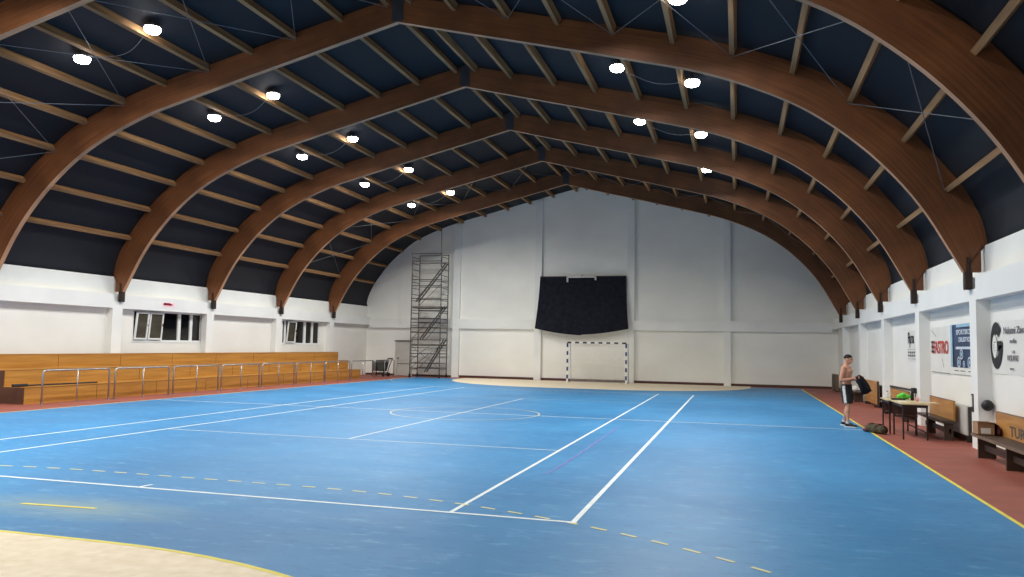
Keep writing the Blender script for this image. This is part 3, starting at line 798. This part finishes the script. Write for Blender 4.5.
# ------------------------------------------------------------------ banners
def banner(name, y0, y1, z0, z1, label, m='banner_white', sag=0.0):
    t = thing(name, (WR-.01, (y0+y1)/2, z0), label, 'banner' if 'poster' not in label else 'poster'); o = t.location
    mb = MB(); N = 24; K = 6
    for j in range(K+1):
        for i in range(N+1):
            u = i/N; v = j/K
            z = z0+(z1-z0)*v-(sag*math.sin(PI*u)*v if sag else 0)
            mb.v.append(Vector((WR-.008-.006*math.sin(u*17+v*3)*(1 if sag else .3), y1+(y0-y1)*u, z)))
    for j in range(K):
        for i in range(N): mb.f.append([j*(N+1)+i, j*(N+1)+i+1, (j+1)*(N+1)+i+1, (j+1)*(N+1)+i]); mb.m.append(0)
    mb.build('sheet', m, t, o, smooth=True, fix=False)
    return t
BX = WR-.024
# white sponsor banner with the big G
t = banner('banner', 12.5, 17.06, 1.47, 2.48, 'white banner with a large black G mark and grey lettering at the right edge', sag=.05); o = t.location
GY, GZ = 16.72, 2.0         # centre of the G
gp = lambda a, rx, rz: (GY-rx*math.cos(a), GZ+rz*math.sin(a))
mb = MB()
A = [math.radians(42)+math.radians(318)*k/40 for k in range(41)]
vs = []
for a in A: vs += [gp(a, .34, .44), gp(a, .15, .22)]
mb.add([(BX, y, z) for y, z in vs], [(2*i, 2*i+1, 2*i+3, 2*i+2) for i in range(40)])
mb.add([(BX, GY-.02, GZ+.08), (BX, GY-.34, GZ+.08), (BX, GY-.34, GZ-.02), (BX, GY-.16, GZ-.1), (BX, GY-.02, GZ-.1)], [(0,1,2,3,4)])
mb.build('letter_mark', 'ink_black', t, o)
MB().add([(BX-.002, GY+.08-.14*math.cos(a), GZ-.02+.22*math.sin(a)) for a in [2*PI*k/20 for k in range(20)]], [tuple(range(20))]).build('face_mark', 'banner_white', t, o)
mb = MB()
for y, z, w_, h_ in ((GY+.06, GZ+.06, .10, .014), (GY+.04, GZ-.1, .08, .012), (GY+.12, GZ-.02, .015, .1)): mb.box(BX-.005, BX-.003, y-w_/2, y+w_/2, z-h_/2, z+h_/2)
mb.build('face_stroke', 'ink_grey', t, o)
text('lettering', 'Nakatni Zavod', .17, 'ink_grey', t, (BX, 16.28, 2.21), o, 1.2, bold=.003)
text('lettering', 'nudba', .11, 'ink_grey', t, (BX, 15.95, 2.04), o, 1.3, bold=.002)
text('lettering', 'LAB', .07, 'ink_grey', t, (BX, 15.85, 1.86), o, 1.35)
text('lettering', 'RESURSE', .13, 'ink_grey', t, (BX, 16.1, 1.73), o, 1.15, bold=.002)
text('lettering', 'www.', .08, 'ink_grey', t, (BX, 15.98, 1.56), o, 1.2)
# white banner with red lettering
t = banner('banner', 20.05, 21.9, 1.34, 2.48, 'white banner with red lettering left of the navy poster', sag=.02); o = t.location
text('lettering', 'EFASTRO', .42, 'ink_red', t, (BX, 21.83, 1.835), o, .92, bold=.006)
mb = MB()
for k in range(3): mb.box(BX-.004, BX-.001, 21.56, 21.83, 1.85+.115*k, 1.90+.115*k)
mb.build('letter_bars', 'ink_black', t, o)  # black printed bars across the start of the red lettering
MB().bar((BX, 21.83, 2.40), (BX, 21.34, 2.24), .004, .012).bar((BX, 20.8, 1.72), (BX, 20.65, 1.5), .004, .01).box(BX, BX+.002, 20.1, 21.85, 1.37, 1.382).build('thin_stroke', 'ink_grey', t, o)
# navy poster
t = banner('poster', 17.65, 20.0, 1.38, 2.48, 'navy blue poster with pale lettering and round medallions beside the column', 'poster_navy'); o = t.location
MB().box(BX, BX+.003, 19.84, 20.0, 1.53, 2.48).build('pale_edge', 'poster_edge', t, o)
MB().box(BX, BX+.003, 17.65, 20.0, 1.38, 1.53).build('white_strip', 'banner_white', t, o)
MB().box(BX-.002, BX+.001, 17.75, 19.5, 2.41, 2.48).build('top_bar', 'poster_edge', t, o)
text('lettering', 'SPORTSKO', .15, 'poster_pale', t, (BX-.003, 19.5, 2.25), o, 1.5, bold=.004)
text('lettering', 'DRUSTVO', .14, 'poster_pale', t, (BX-.003, 19.3, 2.09), o, 1.4, bold=.004)
MB().box(BX-.003, BX, 17.75, 19.55, 1.93, 1.985).build('lettering_bar', 'poster_pale', t, o)
for y, z, r in ((19.1, 1.82, .11), (19.32, 1.65, .12), (18.5, 1.65, .12), (18.92, 1.61, .07)):
    n = 24; rr = r*1.15
    for R0, R1 in ((1.0, .72), (.42, .0)):
        mb = MB(); a = [(BX-.003, y+rr*R0*math.cos(2*PI*k/n), z+r*R0*math.sin(2*PI*k/n)) for k in range(n)]
        if R1 > 0:
            b = [(BX-.003, y+rr*R1*math.cos(2*PI*k/n), z+r*R1*math.sin(2*PI*k/n)) for k in range(n)]
            mb.add(a+b, [(k, (k+1) % n, n+(k+1) % n, n+k) for k in range(n)]); md_ = mb.build('medallion', 'poster_pale', t, o)
        else: mb.add(a, [tuple(range(n))]); mb.build('medallion_centre', 'poster_edge', md_, o)
mb = MB()
for y in (19.7, 19.2, 18.6): mb.box(BX-.004, BX-.001, y-.35, y, 1.45, 1.47)
mb.build('small_print', 'ink_grey', t, o)
# white banner with black script
t = banner('banner', 22.4, 24.78, 1.6, 2.46, 'white banner with black script lettering on the farther right bay', sag=.02); o = t.location
text('lettering', 'Pana', .44, 'ink_black', t, (BX, 24.68, 2.1), o, 1.0, bold=.004)
MB().bar((BX, 24.52, 2.42), (BX, 24.42, 1.98), .003, .04).build('script_stroke', 'ink_black', t, o)
mb = MB()
for k, z in enumerate((1.92, 1.82, 1.73, 1.66)):
    for j in range(8): mb.box(BX, BX+.002, 24.68-.25*j-.15, 24.68-.25*j, z, z+(.05 if k in (1, 2) else .012))
mb.build('small_print', 'ink_grey', t, o)

# red arrow sign on the left ledge
t = thing('arrow_sign', (XL+.01, 24.8, 3.06), 'small red arrow sign on the ledge above the nearer left window', 'sign'); o = t.location
MB().box(XL, XL+.012, 24.5, 25.12, 3.06, 3.20).build('plate', 'sign_pink', t, o)
mb = MB().prism([(24.52, 3.10), (24.85, 3.10), (24.85, 3.085), (25.05, 3.135), (24.85, 3.19), (24.85, 3.19), (24.52, 3.19)], lambda p: (XL+.012, p[0], p[1]), lambda p: (XL+.018, p[0], p[1]))
mb.build('arrow', 'sign_red', t, o)

# ------------------------------------------------------------------ desks
def desk(x0, x1, y0, y1, label, shelf=True):
    t = thing('school_desk', ((x0+x1)/2, (y0+y1)/2, 0), label, 'desk', 'dark framed school desks'); o = t.location
    MB().box(x0-.03, x1+.05, y0-.03, y1+.03, .735, .76).build('desktop', 'desk_top', t, o, bevel=.004)
    for x in (x0+.02, x1-.02):
        for y in (y0+.02, y1-.02): MB().bar((x, y, 0), (x, y, .735), .03, .03, (0,1,0)).build('leg', 'desk_frame', t, o)
    mb = MB()
    for y in (y0+.02, y1-.02): mb.bar((x0, y, .70), (x1, y, .70), .03, .05)
    for x in (x0+.02, x1-.02): mb.bar((x, y0, .70), (x, y1, .70), .03, .05)
    mb.build('apron', 'desk_frame', t, o)
    MB().bar((x1-.02, y0, .16), (x1-.02, y1, .16), .025, .025).build('foot_rail', 'desk_frame', t, o)
    MB().box(x0+.05, x1-.05, y1-.34, y1-.04, .44, .465).build('shelf', 'desk_shelf', t, o)
    MB().box(x0+.03, x1-.03, y1-.05, y1-.03, .40, .68).build('modesty_panel', 'desk_shelf', t, o)
    return t
desk(3.36, 3.86, 18.43, 19.50, 'school desk with pale top nearer the camera, in front of the plain bench')
desk(3.30, 3.87, 19.60, 20.50, 'school desk with pale top farther from the camera, behind its twin')
T = .76
tag(MB().box(3.55, 4.12, 18.62, 19.1, T, T+.012).build('board', 'desk_top', None, (3.8, 18.85, T)), 'thin pale board lying across the nearer desk and overhanging it', 'board')
mb = MB()
for k in range(9):
    a = random.uniform(0, 6.28); rr = random.uniform(.02, .13)
    mb.ball((3.70+rr*.8*math.cos(a), 20.05+rr*1.6*math.sin(a), T+.05+.05*random.random()), (.07, .1, .05), nu=10, nv=7)
def fuse(mb, name, m, vox, parent=None, o=(0,0,0), smooth_it=4):
    ob = mb.build('tmp', m, None, (0,0,0), fix=False)
    md = ob.modifiers.new('r', 'REMESH'); md.mode = 'VOXEL'; md.voxel_size = vox
    md2 = ob.modifiers.new('s', 'SMOOTH'); md2.factor = .5; md2.iterations = smooth_it
    bpy.context.view_layer.update()
    me = bpy.data.meshes.new_from_object(ob.evaluated_get(bpy.context.evaluated_depsgraph_get())); me.name = name
    bpy.data.objects.remove(ob)
    me.transform(Matrix.Translation(-Vector(o)))
    for p in me.polygons: p.use_smooth = True
    if not me.materials: me.materials.append(M[m] if isinstance(m, str) else M[m[0]])
    r = bpy.data.objects.new(name, me); COL.objects.link(r)
    if parent is not None: r.parent = parent
    else: r.location = o
    return r
tag(fuse(mb, 'shirt', 'green_cloth', .015, None, (3.70, 20.05, T)), 'crumpled bright green garment on the farther desk', 'clothing')
cup = thing('cup', (3.84, 19.38, T), 'small pink cup standing on the nearer desk', 'cup')
n = 18; ring = lambda r, z: [(r*math.cos(2*PI*k/n), r*math.sin(2*PI*k/n), z) for k in range(n)]
MB().loft([ring(.028,0), ring(.036,.085), ring(.033,.085), ring(.026,.008)]).build('body', 'pink', cup, smooth=True)
MB().tube([(.035,0,.065), (.06,0,.06), (.06,0,.03), (.032,0,.022)], .005, 6).build('handle', 'pink', cup)
tag(MB().box(3.42, 3.62, 18.95, 19.25, T, T+.006).build('paper', 'paper_white', None, (3.52, 19.1, T)), 'white sheet of paper on the front edge of the nearer desk', 'paper')
bt = thing('bottle', (3.40, 20.36, T), 'white bottle standing at the far left corner of the farther desk', 'bottle')
MB().loft([ring(.035,0), ring(.038,.02), ring(.038,.1), ring(.015,.14), ring(.015,.15)]).build('body', 'paper_white', bt, smooth=True)
MB().loft([ring(.017,.15), ring(.017,.17)]).build('cap', 'ink_grey', bt)
tag(MB().box(3.38, 3.66, 19.66, 19.84, T, T+.035).build('folder', 'dark_green', None, (3.5, 19.75, T), bevel=.008), 'dark folder lying on the near end of the farther desk', 'folder')
bt = thing('flask', (3.80, 19.68, T), 'slim black flask standing at the right of the farther desk', 'bottle')
MB().loft([ring(.035,0), ring(.036,.15), ring(.03,.17)]).build('body', 'ink_black', bt, smooth=True)
MB().loft([ring(.026,.17), ring(.026,.205), ring(.015,.21)]).build('cap', 'ink_black', bt)
t = thing('pole', (4.42, 24.2, .79), 'dark green pole with a black block lying along the bench backrest', 'pole'); o = t.location
MB().bar((4.42, 25.9, .82), (4.42, 22.75, .85), .05, .055).build('shaft', 'dark_green', t, o)
MB().box(4.36, 4.47, 22.45, 22.75, .79, .92).build('end_block', 'ink_black', t, o, bevel=.01)
MB().box(4.41, 4.43, 22.5, 22.53, 0, .8).build('stand', 'ink_black', t, o)

# duffel bag on the floor
bag = thing('duffel_bag', (3.03, 19.6, 0), 'mottled dark green bag lying on the red floor before the desks', 'bag')
mb = MB()
ax = Vector((.30, -.62, 0)).normalized()
for k in range(9):
    f = (k/8-.5); c = ax*f*.58
    w = .125*(1-abs(2*f)**4*.5)
    mb.ball((c.x+.02*math.sin(k*2.1), c.y, .1+.012*math.sin(k*1.7)), (w, w, .1+.02*math.sin(k*2.7)), nu=14, nv=9)
fuse(mb, 'body', 'camo', .014, bag)
for s in (-.13, .13):
    c = ax*s
    MB().tube([(c.x-.11, c.y-.05, .1), (c.x-.07, c.y-.03, .19), (c.x, c.y, .218), (c.x+.07, c.y+.03, .19)], .011, 6).build('strap', 'maroon_strap', bag)
p2 = MB(); p2.ball((-.15, .27, .045), (.1, .09, .045)); p2.build('side_pocket', 'maroon_strap', bag, smooth=True)

# ------------------------------------------------------------------ person
PO = Vector((2.59, 21.0, 0))
pr = thing('person', PO, 'person, bare chested in black shorts and dark shoes, standing looking down at a black shirt', 'person')
F2 = Vector((.906, -.423, 0)); L2 = Vector((.423, .906, 0)); U2 = Vector((0,0,1))
def B(f, l, z): return F2*f+L2*l+U2*z
RB = Matrix((F2, L2, U2)).transposed()
def ell(cf, cl, z, rf, rl, n=20, tilt=0):
    return [B(cf+rf*math.cos(a), cl+rl*math.sin(a), z+tilt*math.cos(a)) for a in [2*PI*k/n for k in range(n)]]
def limb(mb, pts, n=12):
    """tapered limb: list of (f,l,z,r)"""
    for (a, b) in zip(pts, pts[1:]):
        mb.tube([B(*a[:3]), B(*b[:3])], [a[3], b[3]], n)
    for a in pts: mb.ball(B(*a[:3]), a[3], nu=12, nv=8)
mb = MB()
# trunk
mb.loft([ell(0,0,.84,.09,.13), ell(0,0,.92,.112,.165), ell(.005,0,1.0,.105,.155), ell(.012,0,1.09,.092,.138), ell(.012,0,1.2,.102,.15),
         ell(.012,0,1.30,.115,.168), ell(.006,0,1.38,.112,.18), ell(-.005,0,1.44,.085,.165), ell(-.01,0,1.48,.06,.10), ell(-.005,0,1.51,.055,.062), ell(.01,0,1.56,.052,.055), ell(.02,0,1.60,.05,.05)])
mb.ball(B(.085,.075,1.345), (.045,.07,.055), RB); mb.ball(B(.085,-.075,1.345), (.045,.07,.055), RB)
# head, chin, nose, ears; tilted forward
HT = Matrix.Rotation(.28, 3, L2)
HC = B(.045, 0, 1.632)
def H(f, l, z): return HC+HT@B(f, l, z)
RH = HT@RB
mb.ball(H(-.005, 0, .03), (.095, .075, .085), RH, 20, 14)
mb.ball(H(.03, 0, -.03), (.062, .06, .082), RH, 18, 12)
mb.ball(H(.062, 0, -.088), (.024, .028, .022), RH)
mb.tube([H(.088,0,.02), H(.116,0,-.022)], [.008,.015], 10); mb.ball(H(.108,0,-.024), (.018,.017,.012), RH)
mb.ball(H(.086,0,.036), (.014,.05,.010), RH)
for s in (-1, 1):
    mb.ball(H(-.008, s*.077, -.005), (.026, .010, .034), RH)
    mb.ball(H(.055, s*.04, -.03), (.03,.022,.025), RH)
# shoulders, arms
mb.ball(B(-.005,-.185,1.425), (.06,.062,.065), RB); mb.ball(B(-.005,.185,1.425), (.06,.062,.065), RB)
RA = [(-.005,-.19,1.42,.056), (-.03,-.222,1.28,.050), (-.055,-.238,1.13,.042)]
RFo = [(-.055,-.238,1.13,.042), (.06,-.205,1.145,.040), (.215,-.15,1.185,.027)]
LA = [(-.005,.19,1.42,.056), (-.01,.232,1.28,.050), (-.01,.245,1.13,.042)]
LFo = [(-.01,.245,1.13,.042), (.10,.19,1.15,.040), (.25,.08,1.19,.027)]
for P in (RA, RFo, LA, LFo): limb(mb, P)
def hand(wf, wl, wz, df, dl, dz, side):
    """palm then five curled fingers closing round the cloth"""
    d = Vector((df, dl, dz)).normalized()
    w = Vector((wf, wl, wz))
    acr = Vector((0, .35*side, 1)).normalized(); acr = (acr-d*acr.dot(d)).normalized()   # across the knuckles
    nrm = d.cross(acr)*(1 if side > 0 else -1)
    if nrm.y*side < 0: pass
    kn = w+d*.085
    for j, off in enumerate((.03, .01, -.01, -.03)):
        mb.tube([B(*(w+acr*off*.6)), B(*(kn+acr*off))], [.016, .014], 8)
        Lf = (.036, .042, .039, .03)[j]
        p0 = kn+acr*off; p1 = p0+d*Lf*.9+nrm*.012; p2 = p1+d*Lf*.2+nrm*Lf*.75; p3 = p2-d*Lf*.45+nrm*Lf*.3
        mb.tube([B(*p0), B(*p1), B(*p2), B(*p3)], [.0105, .0098, .009, .008], 8)
        for p, r in ((p0,.0112),(p1,.0102),(p2,.0094),(p3,.008)): mb.ball(B(*p), r, nu=8, nv=6)
    mb.ball(B(*(w+d*.045)), .026)
    t0 = w+d*.02+acr*.026; t1 = t0+d*.035+acr*.02+nrm*.015; t2 = t1+d*.03+nrm*.018-acr*.004
    mb.tube([B(*t0), B(*t1), B(*t2)], [.013, .0115, .0095], 8); mb.ball(B(*t2), .0095, nu=8, nv=6); mb.ball(B(*t1), .0115, nu=8, nv=6)
hand(.215,-.15,1.185, .9,.35,.05, 1)
hand(.25,.08,1.19, .92,-.3,.05, -1)
# legs: right leg nearer the camera and a little forward, left leg behind
footR = Vector((.10, -.20)); footL = Vector((-.12, .20))
def leg(side, ft):
    hip = (0, side*.088, .90); kn = (ft.x*.42+.035, side*.095+(ft.y-side*.09)*.45, .50); an = (ft.x-.02, ft.y, .085)
    m1 = tuple(hip[i]*.5+kn[i]*.5 for i in range(3))
    limb(mb, [(*hip, .088), (*m1, .077), (kn[0], kn[1], kn[2]+.06, .058), (*kn, .053)])
    cf = (kn[0]*.68+an[0]*.32-.015, kn[1]*.68+an[1]*.32, kn[2]*.68+an[2]*.32)
    limb(mb, [(*kn, .053), (*cf, .055), (kn[0]*.3+an[0]*.7, kn[1]*.3+an[1]*.7, .2, .036), (*an, .034)])
    mb.ball(B(ft.x+.06, ft.y, .045), (.1,.036,.03), RB)
    return an
aR = leg(-1, footR); aL = leg(1, footL)
body = fuse(mb, 'body', 'skin', .0075, pr, (0,0,0), 3)
# eyes, brows, mouth
for s in (-1, 1):
    e = MB().ball(H(.078, s*.031, .012), (.012,.014,.010), RH, 12, 8).build('eye', 'eye_white', pr, smooth=True)
    MB().ball(H(.0875, s*.031, .010), (.004,.006,.006), RH, 10, 6).build('iris', 'iris', e, smooth=True)
    MB().tube([H(.094, s*.012, .038), H(.096, s*.03, .043), H(.084, s*.05, .037)], .0055, 6).build('eyebrow', 'hair', pr)
MB().tube([H(.080,-.022,-.060), H(.0915,0,-.057), H(.080,.022,-.060)], [.004,.007,.004], 6).build('mouth', 'lip', pr)
# hair: short, dark, a cap following the skull
mb = MB(); nu, nv = 28, 14
for j in range(nv+1):
    for k in range(nu):
        a = 2*PI*k/nu; front = (1+math.cos(a))/2
        tmax = PI*(.60-.29*front**1.1-.015*math.sin(a*6))
        th = tmax*j/nv; g = 1+.012*math.sin(a*9+j*2.3)
        if j == nv: g = .97
        mb.v.append(H(-.008+.108*g*math.sin(th)*math.cos(a), .086*g*math.sin(th)*math.sin(a), .034+.1*g*math.cos(th)))
for j in range(nv):
    for k in range(nu): mb.f.append([j*nu+k, j*nu+(k+1)%nu, (j+1)*nu+(k+1)%nu, (j+1)*nu+k]); mb.m.append(0)
mb.build('hair', 'hair', pr, smooth=True)
# shorts
mb = MB()
mb.loft([ell(.005,0,1.035,.112,.163), ell(0,0,.96,.122,.176), ell(0,0,.86,.125,.182), ell(0,0,.80,.11,.17)])
def sleg(side, ft):
    kx = ft.x*.42+.035; ky = side*.095+(ft.y-side*.09)*.45
    mb.loft([ell(0, side*.088, .90, .118, .095), ell(kx*.4, side*.09+(ky-side*.09)*.4, .74, .12, .102), ell(kx*.85, side*.09+(ky-side*.09)*.85, .575, .118, .106)])
    return kx, ky
kR = sleg(-1, footR); kL = sleg(1, footL)
sh = fuse(mb, 'shorts', 'shorts_black', .011, pr, (0,0,0), 3)
sh.data.materials.append(M['shorts_stripe'])
for p in sh.data.polygons:
    c = p.center; f = c.dot(F2); l = c.dot(L2); z = c.z
    t = max(0, min(1, (.95-z)/.4)); 
    for side, kk in ((-1, kR), (1, kL)):
        cf = kk[0]*.85*t; cl = side*(.088)+(kk[1]-side*.088)*.85*t
        if side*(l-cl) > .035 and abs(f-cf+.015) < .034 and .58 < z < 1.0: p.material_index = 1
# shoes and socks
for an, ft in ((aR, footR), (aL, footL)):
    mb = MB()
    mb.ball(B(ft.x-.03, ft.y, .06), (.062,.045,.05), RB); mb.ball(B(ft.x+.06, ft.y, .05), (.085,.046,.042), RB); mb.ball(B(ft.x+.14, ft.y, .042), (.065,.045,.033), RB)
    mb.tube([B(ft.x-.025, ft.y, .06), B(ft.x-.025, ft.y, .105)], [.05,.045], 12)
    s = fuse(mb, 'shoe', 'shoe_black', .009, pr, (0,0,0), 2)
    outl = [(-.095,.03),(-.07,.045),(0,.044),(.1,.05),(.17,.044),(.207,.018),(.207,-.018),(.17,-.044),(.1,-.05),(0,-.044),(-.07,-.045),(-.095,-.03)]
    MB().loft([[B(ft.x+x, ft.y+y, z) for x, y in outl] for z in (.0, .026)]).build('sole', 'shoe_sole', s)
    MB().tube([B(ft.x-.022, ft.y, .09), B(ft.x-.02, ft.y, .135)], [.046,.042], 12).build('sock', 'sock', pr)

# black shirt held in the hands
mb = MB(); N = 12; rows = []
for j in range(N+1):
    v = j/N
    cf = .27+.23*v**.85; cz = 1.215-.36*v**1.15; half = .10+.07*math.sin(PI*min(1, v*1.1))-.03*v
    ring = []
    for k in range(24):
        a = 2*PI*k/24
        wr = 1+.16*math.sin(5*a+v*4)
        ring.append(B(cf+.075*math.sin(a)*wr*(.6+.4*v)+.03*math.cos(a), -.035+half*math.cos(a)*wr, cz+.055*math.sin(a)*wr))
    rows.append(ring)
mb.loft(rows)
t = thing('shirt', PO+B(.4,-.03,.9), 'black shirt hanging from the hands of the standing person', 'clothing')
mb.build('garment', 'black_cloth', t, B(.4,-.03,.9), smooth=True)
mb = MB(); mb.loft([[B(.30+.15*v+.035*math.sin(a), -.14-.06*v+.03*math.cos(a), 1.17-.32*v+.025*math.sin(a)) for a in [2*PI*k/12 for k in range(12)]] for v in (0, .3, .6, 1)])
mb.build('sleeve', 'black_cloth', t, B(.4,-.03,.9), smooth=True)

# ------------------------------------------------------------------ world, camera
w = bpy.data.worlds.new('night'); SC.world = w; w.use_nodes = True
bg = w.node_tree.nodes['Background']; bg.inputs[0].default_value = (.004, .005, .008, 1); bg.inputs[1].default_value = 1
f_px, yaw, pit, roll, hgt = 785.2, .2798, .0722, .0179, 1.841
r = Vector((math.cos(yaw), math.sin(yaw), 0)); fw0 = Vector((-math.sin(yaw), math.cos(yaw), 0)); z = Vector((0,0,1))
fw = fw0*math.cos(pit)+z*math.sin(pit); up = -fw0*math.sin(pit)+z*math.cos(pit)
r2 = r*math.cos(roll)+up*math.sin(roll); u2 = -r*math.sin(roll)+up*math.cos(roll)
cam = bpy.data.cameras.new('camera'); co = bpy.data.objects.new('camera', cam); COL.objects.link(co)
cam.sensor_fit = 'HORIZONTAL'; cam.sensor_width = 36; cam.lens = f_px/1024*36; cam.clip_end = 200; cam.clip_start = .05
mt = Matrix((r2, u2, -fw)).transposed().to_4x4(); mt.translation = Vector((0, 0, hgt)); co.matrix_world = mt
SC.camera = co
SC.view_settings.view_transform = 'Standard'; SC.view_settings.look = 'None'
SC.view_settings.exposure = 0; SC.view_settings.gamma = 1
SC.cycles.use_denoising = True
SC.cycles.max_bounces = 8; SC.cycles.diffuse_bounces = 5; SC.cycles.glossy_bounces = 3
SC.cycles.sample_clamp_indirect = 6
